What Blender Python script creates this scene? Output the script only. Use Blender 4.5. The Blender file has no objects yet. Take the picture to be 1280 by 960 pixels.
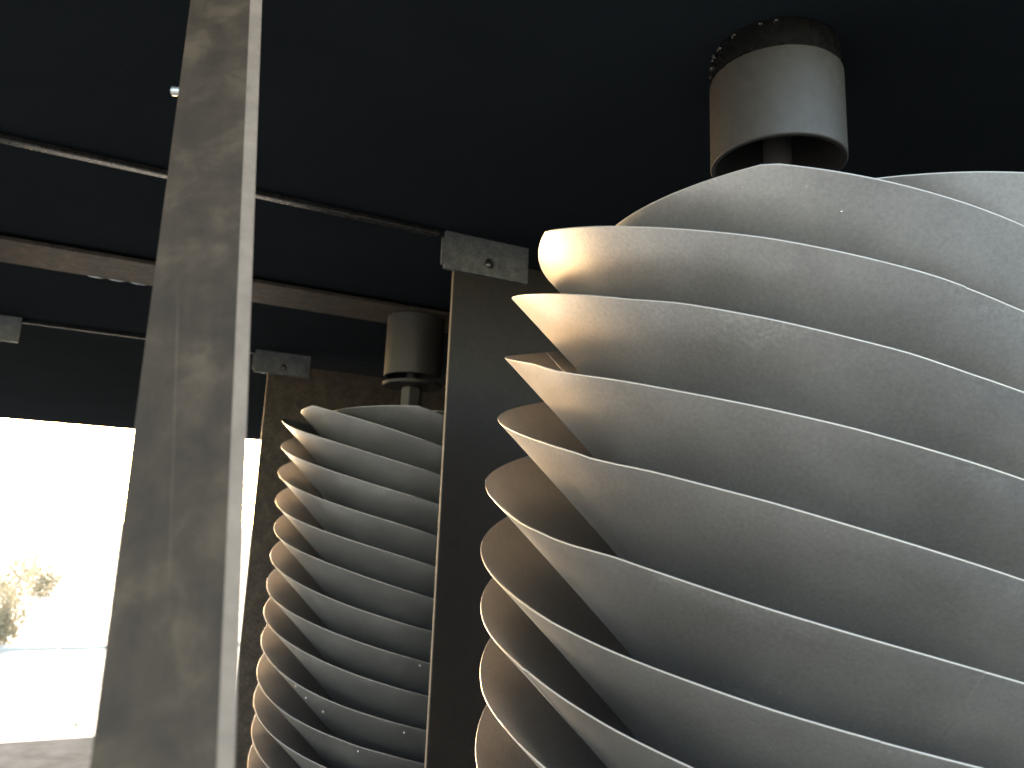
import bpy, math, random
import numpy as np
from mathutils import Matrix, Vector

random.seed(7)
scene = bpy.context.scene
col = scene.collection
R_ = math.radians

# ------------------------------------------------------------------ camera
S = 0.4            # one screw radius in metres; the layout below is in screw radii
CAM_H = 1.6        # camera height above the floor slab
cam_d = bpy.data.cameras.new('camera')
cam = bpy.data.objects.new('camera', cam_d)
col.objects.link(cam)
cam.matrix_world = (Matrix.Translation((0, 0, CAM_H)) @ Matrix.Rotation(R_(90 + 11.2175), 4, 'X')
                    @ Matrix.Rotation(R_(2.2447), 4, 'Z'))
cam_d.sensor_width = 36
cam_d.lens = 36 * 961 / 1280
cam_d.clip_start = 0.01
cam_d.clip_end = 2000
cam_d.dof.use_dof = True
cam_d.dof.focus_distance = 0.92
cam_d.dof.aperture_fstop = 8.0
scene.camera = cam

# ------------------------------------------------------------------ sky, sun, exposure
SUN_AZ, SUN_EL = -27.5, 4.6       # degrees, clockwise from +Y
world = bpy.data.worlds.new('World')
scene.world = world
world.use_nodes = True
wn = world.node_tree.nodes
bg = wn['Background']
sky = wn.new('ShaderNodeTexSky')
sky.sky_type = 'NISHITA'
sky.sun_disc = False
sky.sun_elevation = R_(SUN_EL)
sky.sun_rotation = R_(SUN_AZ)
sky.air_density = 0.6
sky.dust_density = 0.8
sky.ozone_density = 0.0
world.node_tree.links.new(sky.outputs[0], bg.inputs[0])
bg.inputs[1].default_value = 0.15
sun_d = bpy.data.lights.new('sun', 'SUN')
sun_d.energy = 0.5
sun_d.angle = R_(24)
sun_d.color = (1.0, 0.97, 0.92)
sun = bpy.data.objects.new('sun', sun_d)
col.objects.link(sun)
sdir = Vector((math.sin(R_(SUN_AZ)) * math.cos(R_(SUN_EL)), math.cos(R_(SUN_AZ)) * math.cos(R_(SUN_EL)), math.sin(R_(SUN_EL))))
sun.rotation_euler = sdir.to_track_quat('Z', 'Y').to_euler()
scene.view_settings.view_transform = 'Standard'
scene.view_settings.look = 'None'
scene.view_settings.gamma = 1
scene.view_settings.use_curve_mapping = False
scene.cycles.max_bounces = 8
scene.cycles.diffuse_bounces = 4
scene.cycles.glossy_bounces = 5
scene.view_settings.exposure = 3.4

# ------------------------------------------------------------------ layout frame
# v runs along the row of screws, u across it (along the ceiling seams)
V = (-0.43645925, 0.89972403)
U = (0.89972403, 0.43645925)


def W(u, v, z):
    return Vector((S * (u * U[0] + v * V[0]), S * (u * U[1] + v * V[1]), CAM_H + S * z))


def XY(x, y, z):
    return Vector((S * x, S * y, CAM_H + S * z))


FLOOR = -4.0


# ------------------------------------------------------------------ helpers
def mesh_obj(name, verts, faces, mats, parent=None, smooth=False, fmat=None):
    me = bpy.data.meshes.new(name)
    me.from_pydata([tuple(p) for p in verts], [], faces)
    if not isinstance(mats, (list, tuple)):
        mats = [mats]
    for m in mats:
        me.materials.append(m)
    if fmat is not None:
        me.polygons.foreach_set('material_index', fmat)
    if smooth:
        me.polygons.foreach_set('use_smooth', [True] * len(me.polygons))
    me.update()
    o = bpy.data.objects.new(name, me)
    col.objects.link(o)
    if parent is not None:
        o.parent = parent
        o.matrix_parent_inverse = parent.matrix_world.inverted()
    return o


def thing(name, loc, label, cat, group=None):
    o = bpy.data.objects.new(name, None)
    col.objects.link(o)
    o.location = loc
    o.empty_display_size = 0.05
    bpy.context.view_layer.update()
    return tag(o, label, cat, group, 'thing')


def tag(o, label=None, cat=None, group=None, kind=None):
    if label:
        o['label'] = label
    if cat:
        o['category'] = cat
    if group:
        o['group'] = group
    if kind:
        o['kind'] = kind
    return o


def box_uv(name, u0, u1, v0, v1, z0, z1, mat, parent=None, bevel=0.0, seg=2):
    vs = [W(u, v, z) for z in (z0, z1) for (u, v) in ((u0, v0), (u1, v0), (u1, v1), (u0, v1))]
    fs = [(3, 2, 1, 0), (4, 5, 6, 7), (0, 1, 5, 4), (1, 2, 6, 5), (2, 3, 7, 6), (3, 0, 4, 7)]
    o = mesh_obj(name, vs, fs, mat, parent)
    if bevel:
        b = o.modifiers.new('bevel', 'BEVEL')
        b.width = bevel
        b.segments = seg
        b.limit_method = 'NONE'
    return o


def lathe(name, cx, cy, prof, mat, parent=None, seg=64, closed=False, fmat=None):
    """profile of (r, z) in radii turned about the vertical through (cx, cy); a closed profile is a ring"""
    vs, fs = [], []
    n = len(prof)
    for i in range(seg):
        a = 2 * math.pi * i / seg
        for r, z in prof:
            vs.append(XY(cx + r * math.cos(a), cy + r * math.sin(a), z))
    for i in range(seg):
        j = (i + 1) % seg
        for k in range(n if closed else n - 1):
            l = (k + 1) % n
            fs.append((i * n + k, j * n + k, j * n + l, i * n + l))
    o = mesh_obj(name, vs, fs, mat, parent, smooth=True)
    try:
        o.data.set_sharp_from_angle(angle=R_(35))
    except Exception:
        pass
    return o


def sphere(name, c, r, mat, parent=None, flat=1.0, seg=12, rings=7, axis=None):
    vs, fs = [], []
    q = Vector((0, 0, 1)).rotation_difference(Vector(axis)) if axis is not None else None
    for i in range(rings + 1):
        th = math.pi * i / rings
        for j in range(seg):
            ph = 2 * math.pi * j / seg
            p = Vector((r * math.sin(th) * math.cos(ph), r * math.sin(th) * math.sin(ph), r * flat * math.cos(th)))
            if q:
                p = q @ p
            vs.append(Vector(c) + p)
    for i in range(rings):
        for j in range(seg):
            k = (j + 1) % seg
            fs.append((i * seg + j, (i + 1) * seg + j, (i + 1) * seg + k, i * seg + k))
    return mesh_obj(name, vs, fs, mat, parent, smooth=True)


def tube(name, pts, radii, mat, parent=None, seg=8):
    vs, fs = [], []
    for i, p in enumerate(pts):
        a = Vector(pts[max(0, i - 1)])
        b = Vector(pts[min(len(pts) - 1, i + 1)])
        t = (b - a).normalized()
        x = t.orthogonal().normalized()
        y = t.cross(x)
        for k in range(seg):
            ph = 2 * math.pi * k / seg
            vs.append(Vector(p) + radii[i] * (math.cos(ph) * x + math.sin(ph) * y))
    for i in range(len(pts) - 1):
        for k in range(seg):
            l = (k + 1) % seg
            fs.append((i * seg + k, i * seg + l, (i + 1) * seg + l, (i + 1) * seg + k))
    fs.append(tuple(range(seg))[::-1])
    fs.append(tuple((len(pts) - 1) * seg + k for k in range(seg)))
    return mesh_obj(name, vs, fs, mat, parent, smooth=True)


# ------------------------------------------------------------------ materials
class NT:
    def __init__(self, name):
        self.m = bpy.data.materials.new(name)
        self.m.use_nodes = True
        self.t = self.m.node_tree
        self.b = self.t.nodes['Principled BSDF']

    def n(self, kind, **kw):
        nd = self.t.nodes.new(kind)
        for k, v in kw.items():
            setattr(nd, k, v)
        return nd

    def l(self, a, b):
        self.t.links.new(a, b)

    def coord(self, scale=(1, 1, 1)):
        g = self.n('ShaderNodeNewGeometry')
        mp = self.n('ShaderNodeMapping')
        mp.inputs['Scale'].default_value = scale
        self.l(g.outputs['Position'], mp.inputs['Vector'])
        return mp.outputs[0]

    def noise(self, scale, detail=6, rough=0.6, vec=None, dist=0.0):
        nd = self.n('ShaderNodeTexNoise')
        nd.inputs['Scale'].default_value = scale
        nd.inputs['Detail'].default_value = detail
        nd.inputs['Roughness'].default_value = rough
        nd.inputs['Distortion'].default_value = dist
        self.l(vec if vec is not None else self.coord(), nd.inputs['Vector'])
        return nd.outputs['Fac']

    def ramp(self, src, stops):
        r = self.n('ShaderNodeValToRGB')
        e = r.color_ramp.elements
        while len(e) < len(stops):
            e.new(0.5)
        for i, (p, c) in enumerate(stops):
            e[i].position = p
            e[i].color = c if len(c) == 4 else (*c, 1)
        self.l(src, r.inputs[0])
        return r.outputs[0]

    def math(self, op, a, b=None):
        nd = self.n('ShaderNodeMath', operation=op)
        for i, x in enumerate((a, b)):
            if x is None:
                continue
            if isinstance(x, (int, float)):
                nd.inputs[i].default_value = x
            else:
                self.l(x, nd.inputs[i])
        return nd.outputs[0]

    def mix(self, fac, a, b, mode='MIX'):
        nd = self.n('ShaderNodeMixRGB', blend_type=mode)
        for i, x in enumerate((fac, a, b)):
            if isinstance(x, (int, float)):
                nd.inputs[i].default_value = x
            elif isinstance(x, tuple):
                nd.inputs[i].default_value = x if len(x) == 4 else (*x, 1)
            else:
                self.l(x, nd.inputs[i])
        return nd.outputs[0]

    def bump(self, h, strength=0.2, dist=0.002):
        nd = self.n('ShaderNodeBump')
        nd.inputs['Strength'].default_value = strength
        nd.inputs['Distance'].default_value = dist
        self.l(h, nd.inputs['Height'])
        self.l(nd.outputs[0], self.b.inputs['Normal'])

    def set(self, **kw):
        for k, v in kw.items():
            s = self.b.inputs[k.replace('_', ' ')]
            if isinstance(v, (int, float)):
                s.default_value = v
            elif isinstance(v, tuple):
                s.default_value = v if len(v) == 4 else (*v, 1)
            else:
                self.l(v, s)
        return self


def g3(v, w=0.0):
    return (v * (1 + w * 1.3), v, v * (1 - w * 0.6))


def grey_sheet():
    m = NT('dusty_grey_sheet_steel')
    co = m.coord()
    big = m.noise(6, 4, 0.6, vec=co)
    base = m.ramp(big, [(0.3, g3(0.48, 0.045)), (0.7, g3(0.62, 0.05))])
    fine = m.noise(230, 3, 0.8, vec=co)
    base = m.mix(0.38, base, m.ramp(fine, [(0.32, g3(0.38, 0.04)), (0.68, g3(0.70, 0.045))]))
    # pale rubbed scuffs: patches of fine speckle, most of them along the free rim
    at = m.n('ShaderNodeAttribute', attribute_name='rim_distance')
    near_rim = m.ramp(at.outputs['Fac'], [(0.0, (1, 1, 1)), (0.13, (0, 0, 0))])
    patch = m.noise(8.5, 4, 0.6, vec=co, dist=0.3)
    lift = m.math('ADD', patch, m.math('MULTIPLY', near_rim, 0.10))
    pm = m.ramp(lift, [(0.62, (0, 0, 0)), (0.80, (1, 1, 1))])
    sm = m.ramp(fine, [(0.42, (0, 0, 0)), (0.62, (1, 1, 1))])
    base = m.mix(m.math('MULTIPLY', m.math('MULTIPLY', pm, sm), 0.20), base, g3(0.88, 0.05))
    # dust grains and spatter
    vor = m.n('ShaderNodeTexVoronoi')
    vor.inputs['Scale'].default_value = 48
    m.l(co, vor.inputs['Vector'])
    gr = m.ramp(vor.outputs['Distance'], [(0.03, (1, 1, 1)), (0.075, (0, 0, 0))])
    few = m.ramp(big, [(0.45, (0, 0, 0)), (0.6, (1, 1, 1))])
    base = m.mix(m.math('MULTIPLY', m.math('MULTIPLY', gr, few), 0.5), base, g3(0.97))
    rough = m.ramp(big, [(0.3, g3(0.36)), (0.7, g3(0.46))])
    metal = m.math('SUBTRACT', 0.92, m.math('MULTIPLY', m.math('MULTIPLY', pm, sm), 0.2))
    m.set(Base_Color=base, Roughness=rough, Metallic=metal)
    m.bump(fine, 0.06, 0.001)
    return m.m


def plain(name, colr, rough=0.5, metal=0.0, nscale=30, var=0.25, bump=0.1, spec=0.5):
    m = NT(name)
    nz = m.noise(nscale, 6, 0.65)
    a = tuple(c * (1 - var) for c in colr)
    b = tuple(min(1, c * (1 + var)) for c in colr)
    m.set(Base_Color=m.ramp(nz, [(0.3, a), (0.7, b)]), Metallic=metal,
          Roughness=m.ramp(m.noise(nscale * 1.7, 4, 0.6), [(0.3, g3(max(0.03, rough - 0.08))), (0.7, g3(rough + 0.08))]))
    m.b.inputs['Specular IOR Level'].default_value = spec
    if bump:
        m.bump(m.noise(nscale * 3, 5, 0.7), bump, 0.002)
    return m.m


def rusty(name, dark, light, scale=40, rough=0.75):
    m = NT(name)
    n1 = m.noise(scale, 8, 0.72)
    n2 = m.noise(scale * 5, 5, 0.8)
    c = m.ramp(n1, [(0.38, dark), (0.5, tuple(0.6 * a + 0.4 * b for a, b in zip(dark, light))), (0.64, light)])
    c = m.mix(0.45, c, m.ramp(n2, [(0.42, dark), (0.62, light)]))
    m.set(Base_Color=c, Roughness=rough, Metallic=0.1)
    m.bump(n1, 0.5, 0.004)
    return m.m


def brace_paint():
    m = NT('streaked_dark_grey_steel')
    g = m.n('ShaderNodeNewGeometry')
    sp = m.n('ShaderNodeSeparateXYZ')
    m.l(g.outputs['Position'], sp.inputs[0])
    across = m.math('ADD', sp.outputs[0], m.math('MULTIPLY', sp.outputs[2], 0.2317))   # the bar leans: follow its length
    cb = m.n('ShaderNodeCombineXYZ')
    m.l(m.math('MULTIPLY', across, 60), cb.inputs[0])
    m.l(m.math('MULTIPLY', sp.outputs[2], 3.2), cb.inputs[2])
    st = m.noise(1.0, 5, 0.6, vec=cb.outputs[0], dist=0.4)
    c = m.ramp(st, [(0.25, (0.046, 0.033, 0.024)), (0.5, (0.058, 0.042, 0.030)), (0.75, (0.078, 0.057, 0.040))])
    smudge = m.noise(24, 6, 0.65, dist=0.3)
    c = m.mix(0.55, c, m.ramp(smudge, [(0.36, (0.030, 0.021, 0.015)), (0.5, (0.056, 0.040, 0.028)), (0.66, (0.12, 0.087, 0.060))]))
    cb2 = m.n('ShaderNodeCombineXYZ')
    m.l(m.math('MULTIPLY', m.math('ADD', across, m.math('MULTIPLY', sp.outputs[2], 0.06)), 260), cb2.inputs[0])
    m.l(m.math('MULTIPLY', sp.outputs[2], 2.6), cb2.inputs[2])
    sc = m.ramp(m.noise(1.0, 2, 0.5, vec=cb2.outputs[0]), [(0.68, (0, 0, 0)), (0.78, (1, 1, 1))])
    c = m.mix(m.math('MULTIPLY', sc, 0.4), c, (0.18, 0.145, 0.105))
    c = m.mix(1.0, c, (0.86, 0.80, 0.73), 'MULTIPLY')
    m.set(Base_Color=c, Roughness=0.6, Metallic=0.0)
    m.b.inputs['Specular IOR Level'].default_value = 0.25
    return m.m


M_SHEET = grey_sheet()
M_EDGE = plain('bare_cut_steel_edge', (0.45, 0.40, 0.37), 0.4, 0.6, 40, 0.06, 0.0)
M_TUBE = plain('grey_pipe_steel', (0.056, 0.048, 0.044), 0.5, 0.3, 60, 0.12, 0.1)
M_BLACK = plain('black_paint', (0.017, 0.0195, 0.022), 0.8, 0.0, 3, 0.1, 0.0, 0.0)
_n = NT('x')
_n.t = M_BLACK.node_tree
_n.b = _n.t.nodes['Principled BSDF']
_v = _n.n('ShaderNodeTexVoronoi')
_v.inputs['Scale'].default_value = 26
_n.l(_n.coord(), _v.inputs['Vector'])
_old = _n.b.inputs['Base Color'].links[0].from_socket
_dots = _n.ramp(_v.outputs['Distance'], [(0.02, (1, 1, 1)), (0.05, (0, 0, 0))])
_some = _n.ramp(_n.noise(7, 3, 0.6), [(0.55, (0, 0, 0)), (0.7, (1, 1, 1))])
_n.l(_n.mix(_n.math('MULTIPLY', _dots, _some), _old, (0.09, 0.085, 0.075)), _n.b.inputs['Base Color'])
bpy.data.materials.remove(_n.m)
M_BLACKMET = plain('black_painted_collar', (0.007, 0.0065, 0.0065), 0.3, 0.0, 60, 0.3, 0.1, 0.3)
M_RUST = rusty('rust_brown_plate', (0.006, 0.0038, 0.0025), (0.085, 0.058, 0.037), 34)
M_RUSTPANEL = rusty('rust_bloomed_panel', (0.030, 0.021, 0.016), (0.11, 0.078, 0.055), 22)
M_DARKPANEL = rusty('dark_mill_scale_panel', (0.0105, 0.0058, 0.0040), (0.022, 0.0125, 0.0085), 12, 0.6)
M_BRACKET = rusty('mottled_grey_bracket_steel', (0.06, 0.06, 0.062), (0.19, 0.185, 0.18), 38, 0.5)
M_BRACE = brace_paint()
M_BRACEEDGE = plain('pale_edge_steel', (0.245, 0.175, 0.130), 0.55, 0.2, 40, 0.2, 0.1)  # paler than the brace faces; shared with the panel edges
M_BOLT = plain('zinc_bolt', (0.55, 0.55, 0.55), 0.3, 0.8, 80, 0.15, 0.1)
M_WELD = plain('weld_bead_metal', (0.16, 0.13, 0.11), 0.3, 0.8, 150, 0.4, 0.6)
M_GROUND = plain('pale_sandy_ground', (0.56, 0.51, 0.43), 0.6, 0.0, 1.1, 0.45, 0.2)
M_SLAB = plain('worn_concrete', (0.20, 0.185, 0.17), 0.95, 0.0, 4, 0.35, 0.0, 0.05)
M_KERB = plain('kerb_stone', (0.50, 0.48, 0.45), 0.8, 0.0, 12, 0.2, 0.3)
M_HOSE = plain('green_rubber_hose', (0.05, 0.06, 0.045), 0.5, 0.0, 30, 0.2, 0.0)
M_BARK = plain('dry_stem', (0.32, 0.27, 0.2), 0.9, 0.0, 30, 0.3, 0.5)
M_LEAF = plain('dry_leaf', (0.34, 0.30, 0.22), 0.6, 0.0, 8, 0.4, 0.0)
_t = M_LEAF.node_tree
_tr = _t.nodes.new('ShaderNodeBsdfTranslucent')
_tr.inputs[0].default_value = (0.34, 0.30, 0.20, 1)
_mx = _t.nodes.new('ShaderNodeMixShader')
_t.links.new(_t.nodes['Principled BSDF'].outputs[0], _mx.inputs[1])
_t.links.new(_tr.outputs[0], _mx.inputs[2])
_t.links.new(_mx.outputs[0], _t.nodes['Material Output'].inputs[0])

# ------------------------------------------------------------------ ground and floor
gv = [Vector((-600, -600, CAM_H + S * FLOOR - 0.12)), Vector((600, -600, CAM_H + S * FLOOR - 0.12)),
      Vector((600, 600, CAM_H + S * FLOOR - 0.12)), Vector((-600, 600, CAM_H + S * FLOOR - 0.12))]
tag(mesh_obj('ground', gv, [(0, 1, 2, 3)], M_GROUND), kind='structure')
tag(box_uv('floor', -3.2, 8.8, -3.0, 17.35, FLOOR - 0.6, FLOOR, M_SLAB, bevel=0.01), kind='structure')

# ------------------------------------------------------------------ ceiling of the bay: three black sheets
RU0, RU1 = -2.9, 8.5
ceil = bpy.data.objects.new('ceiling', None)
col.objects.link(ceil)
tag(ceil, kind='structure')
ZC = 1.83
for (v0, v1) in ((1.2, 4.215), (4.235, 8.30), (8.32, 17.30)):
    box_uv('ceiling_sheet', RU0, RU1, v0, v1, ZC, ZC + 0.12, M_BLACK, ceil)

# unseen dark sheet added on the far right to keep sky light out
tag(box_uv('added_shade_sheet', 5.6, 5.64, -1.5, 17.3, FLOOR, ZC - 0.004, M_BLACK), kind='structure')


def angle_bar(v0, label, mat):
    t = thing('angle_bar', W(0, v0, ZC), label, 'angle bar', 'thin steel bars along the ceiling seams')
    box_uv('lower_leg', RU0, 1.50 if v0 < 5 else 1.0, v0 + 0.03, v0 + 0.085, 1.785, 1.803, mat, t, 0.002)
    box_uv('upright_leg', RU0, 1.50 if v0 < 5 else 1.0, v0 + 0.064, v0 + 0.083, 1.805, ZC - 0.002, mat, t)
    return t


M_SEAM = plain('worn_black_bar', (0.04, 0.036, 0.033), 0.3, 0.5, 60, 0.5, 0.3)
angle_bar(4.15, 'thin dark bar along the nearer ceiling seam, running to the pierced bracket', M_SEAM)
M_SEAM = plain('black_bar', (0.014, 0.013, 0.0125), 0.6, 0.0, 60, 0.5, 0.3, 0.2)
angle_bar(8.24, 'faint thin bar along the far ceiling seam above the bright opening', M_SEAM)

t = thing('ceiling_beam', W(1.0, 6.02, 1.80), 'rusty flat plate beam crossing the ceiling above the farther screw', 'beam')
box_uv('beam_plate', RU0, RU1, 5.755, 6.30, 1.775, 1.803, M_RUST, t, 0.002)
box_uv('beam_web', RU0, RU1, 6.01, 6.035, 1.805, ZC - 0.002, M_BLACK, t)
for i, uu in enumerate((-0.42, -0.28, -0.13)):  # bright slivers standing in for light through gaps along the beam edge
    tube('weld_and_light_bead', [W(uu + 0.11 * (q / 6 - 0.5), 6.297, 1.776) for q in range(7)], [0.0008, 0.0025, 0.0034, 0.0037, 0.0034, 0.0025, 0.0008], M_BOLT, t, 8)

# ------------------------------------------------------------------ partition panels with their bracket plates


def pierced_plate(name, u0, u1, v, th, z0, z1, hu, hz, hr, mat, parent):
    n = 32
    outer, inner = [], []
    for i in range(n):
        a = 2 * math.pi * (i + 0.5) / n
        c, s = math.cos(a), math.sin(a)
        tu = ((u1 - hu) if c > 0 else (hu - u0)) / max(abs(c), 1e-6)
        tz = ((z1 - hz) if s > 0 else (hz - z0)) / max(abs(s), 1e-6)
        r = min(tu, tz)
        outer.append((hu + r * c, hz + r * s))
        inner.append((hu + hr * c, hz + hr * s))
    # snap the nearest outer points to the four corners
    for cu, cz in ((u0, z0), (u1, z0), (u1, z1), (u0, z1)):
        k = min(range(n), key=lambda i: (outer[i][0] - cu) ** 2 + (outer[i][1] - cz) ** 2)
        outer[k] = (cu, cz)
    vs = [W(u, v, z) for u, z in outer] + [W(u, v, z) for u, z in inner] + \
         [W(u, v + th, z) for u, z in outer] + [W(u, v + th, z) for u, z in inner]
    fs = []
    for i in range(n):
        j = (i + 1) % n
        fs += [(i, j, n + j, n + i), (2 * n + j, 2 * n + i, 3 * n + i, 3 * n + j),
               (j, i, 2 * n + i, 2 * n + j), (n + i, n + j, 3 * n + j, 3 * n + i)]
    return mesh_obj(name, vs, fs, mat, parent)


def panel(u0, u1, v, label, mat, pu0, pu1, ztop):
    t = thing('partition_panel', W(u0, v, FLOOR), label, 'panel', 'steel partition panels between the screws')
    box_uv('panel_sheet', u0, u1, v, v + 0.016, FLOOR, ztop, mat, t, 0.0015)
    box_uv('panel_edge', u0 - 0.008, u0 - 0.001, v - 0.002, v + 0.017, FLOOR, ztop - 0.02, M_BRACEEDGE, t, 0.0015)  # pale strip: sunlight on the panel's edge put into the colour
    hu, hz = pu0 + 0.53 * (pu1 - pu0), 1.66
    p = pierced_plate('bracket_plate', pu0, pu1, v - 0.028, 0.026, 1.575, 1.812, hu, hz, 0.034, M_BRACKET, t)
    box_uv('bracket_tab', pu0 - 0.018, pu0 - 0.001, v - 0.02, v, 1.60, 1.77, M_BRACKET, t)
    sphere('bolt_tip', W(hu - 0.004, v - 0.004, hz - 0.008), 0.008, M_BOLT, p, 0.6)
    return t


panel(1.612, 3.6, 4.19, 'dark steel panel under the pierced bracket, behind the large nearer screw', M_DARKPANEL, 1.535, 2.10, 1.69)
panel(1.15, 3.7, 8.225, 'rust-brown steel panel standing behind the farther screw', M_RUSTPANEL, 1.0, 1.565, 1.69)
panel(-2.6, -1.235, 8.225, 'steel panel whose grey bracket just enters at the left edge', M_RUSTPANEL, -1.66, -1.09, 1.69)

# ------------------------------------------------------------------ helical screws
PITCH = 0.20684           # height from one blade to the next
NB = 8
SL = PITCH * NB / (2 * math.pi)
TANA = 0.98
R_IN = 0.32
TH = 0.0021 / S           # sheet thickness

CORR = {1: [(-0.5, 0.0114), (-0.24, 0.0092), (-0.03, 0.0093), (0.1, 0.0058), (0.24, 0.0025), (0.34, 0.0011), (0.53, -0.0125)],
        2: [(-0.62, 0.0172), (-0.39, 0.0151), (-0.24, 0.0202), (-0.03, 0.0143), (0.14, 0.0077), (0.27, 0.0049), (0.39, -0.0039), (0.51, -0.0077)],
        3: [(-0.78, 0.0066), (-0.65, -0.0031), (-0.57, -0.0029), (-0.39, 0.0023), (-0.03, 0.0047), (0.13, 0.004), (0.29, -0.001), (0.49, -0.0072)],
        4: [(-0.49, -0.0011), (-0.33, 0.0045), (-0.04, 0.0046), (0.17, -0.0019), (0.32, -0.0064), (0.47, -0.0112)],
        5: [(-0.95, -0.0196), (-0.72, -0.0322), (-0.53, -0.025), (-0.39, -0.0137), (-0.25, -0.0128), (-0.05, -0.0133), (0.11, -0.0111), (0.26, -0.0078), (0.45, -0.0048)],
        6: [(-0.79, -0.0321), (-0.6, -0.0329), (-0.41, -0.026), (-0.22, -0.0158), (-0.05, -0.0079), (0.1, 0.0016), (0.36, 0.0185)],
        7: [(-1.04, 0.0012), (-0.78, 0.0135), (-0.59, 0.013), (-0.4, 0.0137), (-0.22, 0.019)],
        8: [(-1.05, 0.0112), (-0.82, 0.0303), (-0.61, 0.0363)]}
RADZ_NEAR = [(1.0, 0.95), (0.811, 0.956), (0.602, 0.974), (0.395, 0.994), (0.187, 1.019), (-0.02, 1.029), (-0.229, 1.022), (-0.435, 1.013), (-0.644, 1.011)]
RADZ_FAR = [(1.0, 1.0), (0.829, 1.006), (0.414, 0.996), (0.0, 0.99), (-0.417, 1.0), (-0.832, 1.005), (-1.456, 1.012)]


class Screw:
    def __init__(self, cx, cy, z0, ztop, corr, radz, seed, notches=()):
        self.cx, self.cy, self.z0, self.ztop, self.corr, self.seed, self.notches = cx, cy, z0, ztop, corr, seed, notches
        self.front = math.atan2(-cy, -cx)
        zz = sorted(radz)
        self.rz = ([z for z, r in zz], [r for z, r in zz])
        # each blade is pieced together from lapped lengths of sheet
        rnd = random.Random(int(seed * 10))
        self.seams = []
        for j in range(NB):
            a, row = -9 + rnd.uniform(0, 1), []
            while a < 24:
                row.append((a, rnd.choice((-1, 1)) * rnd.uniform(0.0010, 0.0018)))
                a += rnd.uniform(0.9, 1.7)
            self.seams.append(row)

    def lap(self, j, a):
        n = sum(1 for (x, d) in self.seams[j] if x <= a)
        return self.seams[j][n - 1][1] if n else 0.0

    def delta(self, j, a):
        m = round(a / (2 * math.pi))
        k, da = j + NB * m, a - 2 * math.pi * m
        d = 0.004 * math.sin(1.7 * a + self.seed + j * 2.1) + 0.003 * math.sin(4.3 * a + j * 1.3 + self.seed)
        tb = self.corr.get(k)
        if tb:
            w = max(0.0, math.cos(min(abs(da) / 2.2, 1) * math.pi / 2)) ** 0.5
            c = float(np.interp(da, [x for x, _ in tb], [y for _, y in tb]))
            d = d * (1 - w) + c * w
        return d

    def pt(self, j, a, t):
        zr = self.z0 - j * PITCH - SL * a + self.delta(j, a)
        rr = float(np.interp(zr, *self.rz)) + 0.004 * math.sin(2.3 * a + 1.9 * j + self.seed) + self.lap(j, a)
        for (nj, a0, a1, d) in self.notches:
            if nj == j:
                e = 0.012
                w = 0.5 * math.tanh((a - a0) / e) - 0.5 * math.tanh((a - a1) / (e * 4))
                rr -= d * w
                zr -= d * w * 0.6
        tm = max(0.0, (zr - self.ztop) / ((1 - R_IN) * TANA))
        tt = tm + (1 - tm) * t
        r = rr - tt * (rr - R_IN)
        z = zr - tt * (1 - R_IN) * TANA
        ang = self.front + a
        return Vector((S * (self.cx + r * math.cos(ang)), S * (self.cy + r * math.sin(ang)), CAM_H + S * z))

    def blade(self, j, parent):
        a0 = (self.z0 - j * PITCH - self.ztop - (1 - R_IN) * TANA * 0.97) / SL
        a1 = (self.z0 - j * PITCH - (FLOOR + 0.95)) / SL
        step = R_(2.5)
        angs = [a0 + (a1 - a0) * i / int((a1 - a0) / step) for i in range(int((a1 - a0) / step) + 1)]
        for (x, d) in self.seams[j]:
            if a0 < x < a1:
                angs += [x - 0.0015, x + 0.0005]
        angs.sort()
        na = len(angs) - 1
        nt = 9
        grid = np.zeros((na + 1, nt + 1, 3))
        for i in range(na + 1):
            a = angs[i]
            for k in range(nt + 1):
                grid[i, k] = self.pt(j, a, k / nt)
        da = np.gradient(grid, axis=0)
        dt = np.gradient(grid, axis=1)
        nrm = np.cross(da, dt)
        nrm /= np.linalg.norm(nrm, axis=2, keepdims=True) + 1e-12
        h = TH * S / 2
        A = grid + nrm * h
        B = grid - nrm * h
        verts = list(A.reshape(-1, 3)) + list(B.reshape(-1, 3))
        N1 = (na + 1) * (nt + 1)
        ix = lambda i, k: i * (nt + 1) + k
        faces, fm = [], []
        for i in range(na):
            for k in range(nt):
                faces.append((ix(i, k), ix(i + 1, k), ix(i + 1, k + 1), ix(i, k + 1)))
                faces.append((N1 + ix(i, k + 1), N1 + ix(i + 1, k + 1), N1 + ix(i + 1, k), N1 + ix(i, k)))
                fm += [0, 0]
        # rounded outer rim on its own vertices
        base = len(verts)
        nr = 6
        out = -dt[:, 0] / (np.linalg.norm(dt[:, 0], axis=1, keepdims=True) + 1e-12)
        for i in range(na + 1):
            for q in range(nr + 1):
                ph = math.pi * q / nr
                verts.append(grid[i, 0] + h * (math.cos(ph) * nrm[i, 0] + math.sin(ph) * out[i]))
        for i in range(na):
            for q in range(nr):
                b = base + i * (nr + 1) + q
                faces.append((b, b + 1, b + nr + 2, b + nr + 1))
                fm.append(1)
        o = mesh_obj('blade', verts, faces, [M_SHEET, M_EDGE], parent, True, fm)
        o.data.set_sharp_from_angle(angle=R_(28))
        at = o.data.attributes.new('rim_distance', 'FLOAT', 'POINT')
        row = [k / nt for k in range(nt + 1)] * (na + 1)
        at.data.foreach_set('value', row + row + [0.0] * (len(verts) - 2 * N1))
        return o


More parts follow.
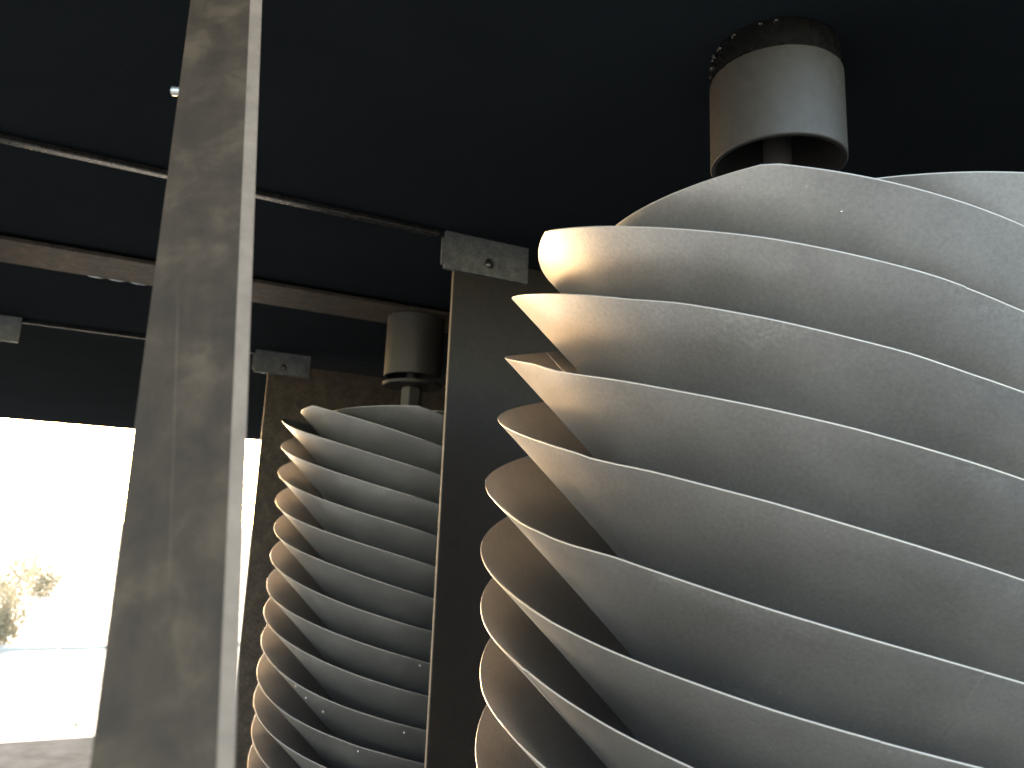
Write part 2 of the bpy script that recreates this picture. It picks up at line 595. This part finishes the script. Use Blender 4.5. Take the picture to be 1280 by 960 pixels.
def rivet(sc, blade_o, j, a, t, r=0.0035):
    p = sc.pt(j, a, t)
    e1 = sc.pt(j, a + 0.01, t) - p
    e2 = sc.pt(j, a, t + 0.01) - p
    n = e1.cross(e2).normalized()
    c = Vector((S * sc.cx, S * sc.cy, p.z))
    if n.dot(p - c) < 0:
        n = -n
    sphere('rivet', p + n * 0.0016, r, M_BOLT, blade_o, 0.55, axis=n)


def build_screw(sc, label, nut_z):
    root = thing('helical_screw', XY(sc.cx, sc.cy, FLOOR), label, 'screw', 'upright many-bladed helical screws')
    blades = [sc.blade(j, root) for j in range(NB)]
    lathe('shaft', sc.cx, sc.cy, [(0.0, FLOOR), (0.062, FLOOR), (0.062, 1.20), (0.05, 1.21), (0.05, 1.66), (0.0, 1.66)], M_TUBE, root, 32)
    # thrust washer and hexagon nut under the hanging pipe
    lathe('washer', sc.cx, sc.cy, [(0.052, nut_z + 0.125), (0.24, nut_z + 0.125), (0.246, nut_z + 0.132), (0.246, nut_z + 0.148),
                                   (0.24, nut_z + 0.155), (0.052, nut_z + 0.155)], M_TUBE, root, 64, True)
    pr, vs = [], []
    for z in (nut_z - 0.04, nut_z + 0.115):
        for i in range(6):
            a = math.pi / 3 * i + 0.42
            vs.append(XY(sc.cx + 0.088 * math.cos(a), sc.cy + 0.088 * math.sin(a), z))
    fs = [(5, 4, 3, 2, 1, 0), (6, 7, 8, 9, 10, 11)] + [(i, (i + 1) % 6, 6 + (i + 1) % 6, 6 + i) for i in range(6)]
    nut = mesh_obj('nut', vs, fs, M_TUBE, root)
    b = nut.modifiers.new('bevel', 'BEVEL')
    b.width, b.segments = 0.002, 2
    return root, blades


NEAR = Screw(0.948, 2.61919, 0.9068, 0.915, CORR, RADZ_NEAR, 0.4, notches=((4, -0.50, -0.335, 0.007), (5, -0.62, -0.5, 0.005)))
FAR = Screw(-0.82939, 6.28313, 0.8740, 0.868, {}, RADZ_FAR, 2.2, notches=((3, 2 * math.pi - 0.25, 2 * math.pi - 0.1, 0.012),))
near_o, near_b = build_screw(NEAR, 'large grey helical screw in front, filling the right side', 1.06)
far_o, far_b = build_screw(FAR, 'smaller-looking grey helical screw farther back, beside the dark panel', 1.06)
TP = 2 * math.pi
for (k, da, tt) in ((10, -0.72, 0.05), (10, -0.70, 0.17), (10, -0.55, 0.22), (8, 0.18, 0.05), (10, 0.1, 0.08), (11, -0.2, 0.06)):
    rivet(FAR, far_b[k % NB], k % NB, da + TP * (k // NB), tt)
rivet(NEAR, near_b[0], 0, 0.16, 0.10, 0.0012)

# ------------------------------------------------------------------ hanging pipes that hold the screw shafts


def hanging_pipe(sc, zb, zt, label):
    t = thing('hanging_pipe', XY(sc.cx, sc.cy, ZC), label, 'pipe', 'pipes hanging from the ceiling over the screws')
    r, ri = 0.240, 0.222
    lathe('sleeve', sc.cx, sc.cy, [(ri, zb), (r - 0.004, zb - 0.0), (r, zb + 0.004), (r, zt - 0.004), (r - 0.004, zt), (ri, zt)], M_TUBE, t, 96, True)
    rnd = random.Random(3)
    if zt < 1.76:
        lathe('neck', sc.cx, sc.cy, [(0.06, zt - 0.03), (0.221, zt - 0.03), (0.221, zt), (0.232, zt + 0.004), (0.232, ZC - 0.003), (0.06, ZC - 0.003)], M_BLACKMET, t, 64, True)
        # spattered weld round the joint with the ceiling
        arcs = [(-1.30, 0.10, 1.775, 4), (-1.15, 0.16, 1.795, 5), (-0.95, 0.10, 1.805, 4), (-0.62, 0.06, 1.812, 3), (0.04, 0.07, 1.812, 3), (-0.18, 0.03, 1.815, 2), (-1.38, 0.05, 1.755, 3)]
        rw = 0.236
    else:
        arcs = [(-1.25, 0.14, 1.766, 4), (-0.9, 0.1, 1.768, 4)]
        rw = 0.243
    for (a0, da, zz, n) in arcs:
        pts, rad = [], []
        for q in range(n * 2 + 1):
            a = sc.front + a0 + da * (q / (2 * n) - 0.5)
            r2 = rw + rnd.uniform(-0.004, 0.006)
            pts.append(XY(sc.cx + r2 * math.cos(a), sc.cy + r2 * math.sin(a), zz + rnd.uniform(-0.007, 0.007)))
            rad.append(rnd.uniform(0.0011, 0.0023))
        tube('weld_and_light_bead', pts, rad, M_WELD, t, 7)
    return t


hanging_pipe(NEAR, 1.375, 1.715, 'short grey pipe hanging above the large nearer screw')
hanging_pipe(FAR, 1.265, 1.772, 'grey pipe under the rusty beam, above the farther screw')

# ------------------------------------------------------------------ the leaning flat-bar brace close to the camera
top = [Vector((-0.719, 1.455, 1.095)), Vector((-0.590, 1.454, 1.100)), Vector((-0.557, 1.453 + 0.05, 1.102))]
bot = [Vector((-0.409, 0.833, -0.243)), Vector((-0.280, 0.832, -0.238)), Vector((-0.264, 0.832 + 0.03, -0.238))]


def at_z(k, z):
    f = (z - bot[k].z) / (top[k].z - bot[k].z)
    p = bot[k].lerp(top[k], f)
    return p


br = thing('diagonal_brace', XY(*at_z(0, FLOOR)[:2], FLOOR), 'streaked grey flat-bar brace leaning down close at the left', 'brace')
vs = []
for z in (FLOOR, ZC - 0.002):
    a, b = at_z(0, z), at_z(1, z)
    wdir = (b - a)
    wdir.z = 0
    wdir.normalize()
    depth = Vector((-wdir.y, wdir.x, 0))
    th = Vector((max(-0.01, 0.004 + 0.0105 * (z + 0.24)), 0.017, 0))
    vs += [XY(a.x, a.y, z), XY(b.x, b.y, z), XY(b.x + th.x, b.y + th.y, z), XY(a.x + th.x, a.y + th.y, z)]
fs = [(3, 2, 1, 0), (4, 5, 6, 7), (0, 1, 5, 4), (1, 2, 6, 5), (2, 3, 7, 6), (3, 0, 4, 7)]
bar = mesh_obj('bar', vs, fs, [M_BRACE, M_BRACEEDGE], br, fmat=[0, 0, 0, 1, 0, 0])
bm = bar.modifiers.new('bevel', 'BEVEL')
bm.width, bm.segments, bm.limit_method = 0.0022, 4, 'NONE'
# threaded bolt end sticking out past the left edge of the bar
pb = at_z(0, 0.82)
p0 = XY(pb.x + 0.035, pb.y + 0.03, 0.82)
ax = Vector((-0.92, 0.1, 0.08)).normalized()
vsn = 22
tube('bolt', [p0 + ax * (0.0012 * i) for i in range(vsn)], [0.0030 + (0.0007 if i % 2 else 0) for i in range(vsn)], M_BOLT, br, 12)

# ------------------------------------------------------------------ outside, beyond the opening
kb = thing('kerb', W(-3, 31, FLOOR - 0.3), 'low stone kerb on the bright ground outside', 'kerb')
for i in range(10):
    u0 = -14 + i * 2.5
    box_uv('kerb_stone', u0, u0 + 2.46, 31, 31.4, FLOOR - 0.4, FLOOR - 0.245, M_KERB, kb, 0.01)
hp = []
for i in range(24):
    f = i / 23
    hp.append(W(-1.9 + 1.5 * f, 24.5 - 4.6 * f + 0.5 * math.sin(f * 4), FLOOR - 0.27))
tag(tube('hose', hp, [0.007] * 24, M_HOSE), 'thin dark hose lying curved on the sunlit ground outside', 'hose', kind='thing')


def shrub(base, h, spread, label, seed):
    rnd = random.Random(seed)
    t = thing('shrub', base, label, 'shrub', 'dry shrubs standing on the bright ground outside')
    lv, lf = [], []
    for b in range(16):
        s0 = Vector(base) + Vector((rnd.uniform(-1, 1) * spread * 0.3, rnd.uniform(-1, 1) * spread * 0.3, 0))
        e = s0 + Vector((rnd.uniform(-1, 1) * spread, rnd.uniform(-1, 1) * spread, rnd.uniform(0.5, 1.0) * h))
        tube('stem', [s0, s0.lerp(e, 0.5) + Vector((0, 0, 0.06 * h)), e], [0.006, 0.004, 0.002], M_BARK, t, 5)
        for q in range(70):
            f = rnd.uniform(0.15, 1.05)
            c = s0.lerp(e, f) + Vector((rnd.gauss(0, 1), rnd.gauss(0, 1), rnd.gauss(0, 0.8))) * spread * 0.25
            c.z = max(c.z, base[2] + 0.01)
            d1 = Vector((rnd.gauss(0, 1), rnd.gauss(0, 1), rnd.gauss(0, 1))).normalized() * 0.035
            d2 = d1.orthogonal().normalized() * 0.016
            k = len(lv)
            lv += [c - d1, c + d2, c + d1, c - d2]
            lf.append((k, k + 1, k + 2, k + 3))
    mesh_obj('foliage', lv, lf, M_LEAF, t)
    return t


gz = CAM_H + S * FLOOR - 0.12
for i, (su, sv, h, sp, lab) in enumerate(((-5.0, 46, 1.35, 0.55, 'dry shrub outside, nearest the left edge of the opening'),
                                    (-3.9, 52, 0.8, 0.5, 'smaller pale dry shrub outside, right of the taller one'),
                                    (-3.35, 33, 0.75, 0.35, 'low dry shrub outside near the kerb at the left edge'),
                                    (-6.3, 70, 1.5, 0.9, 'far broad dry shrub outside at the horizon'))):
    tp = W(su, sv, 0)
    shrub((tp.x, tp.y, gz), h, sp, lab, 5 + i)
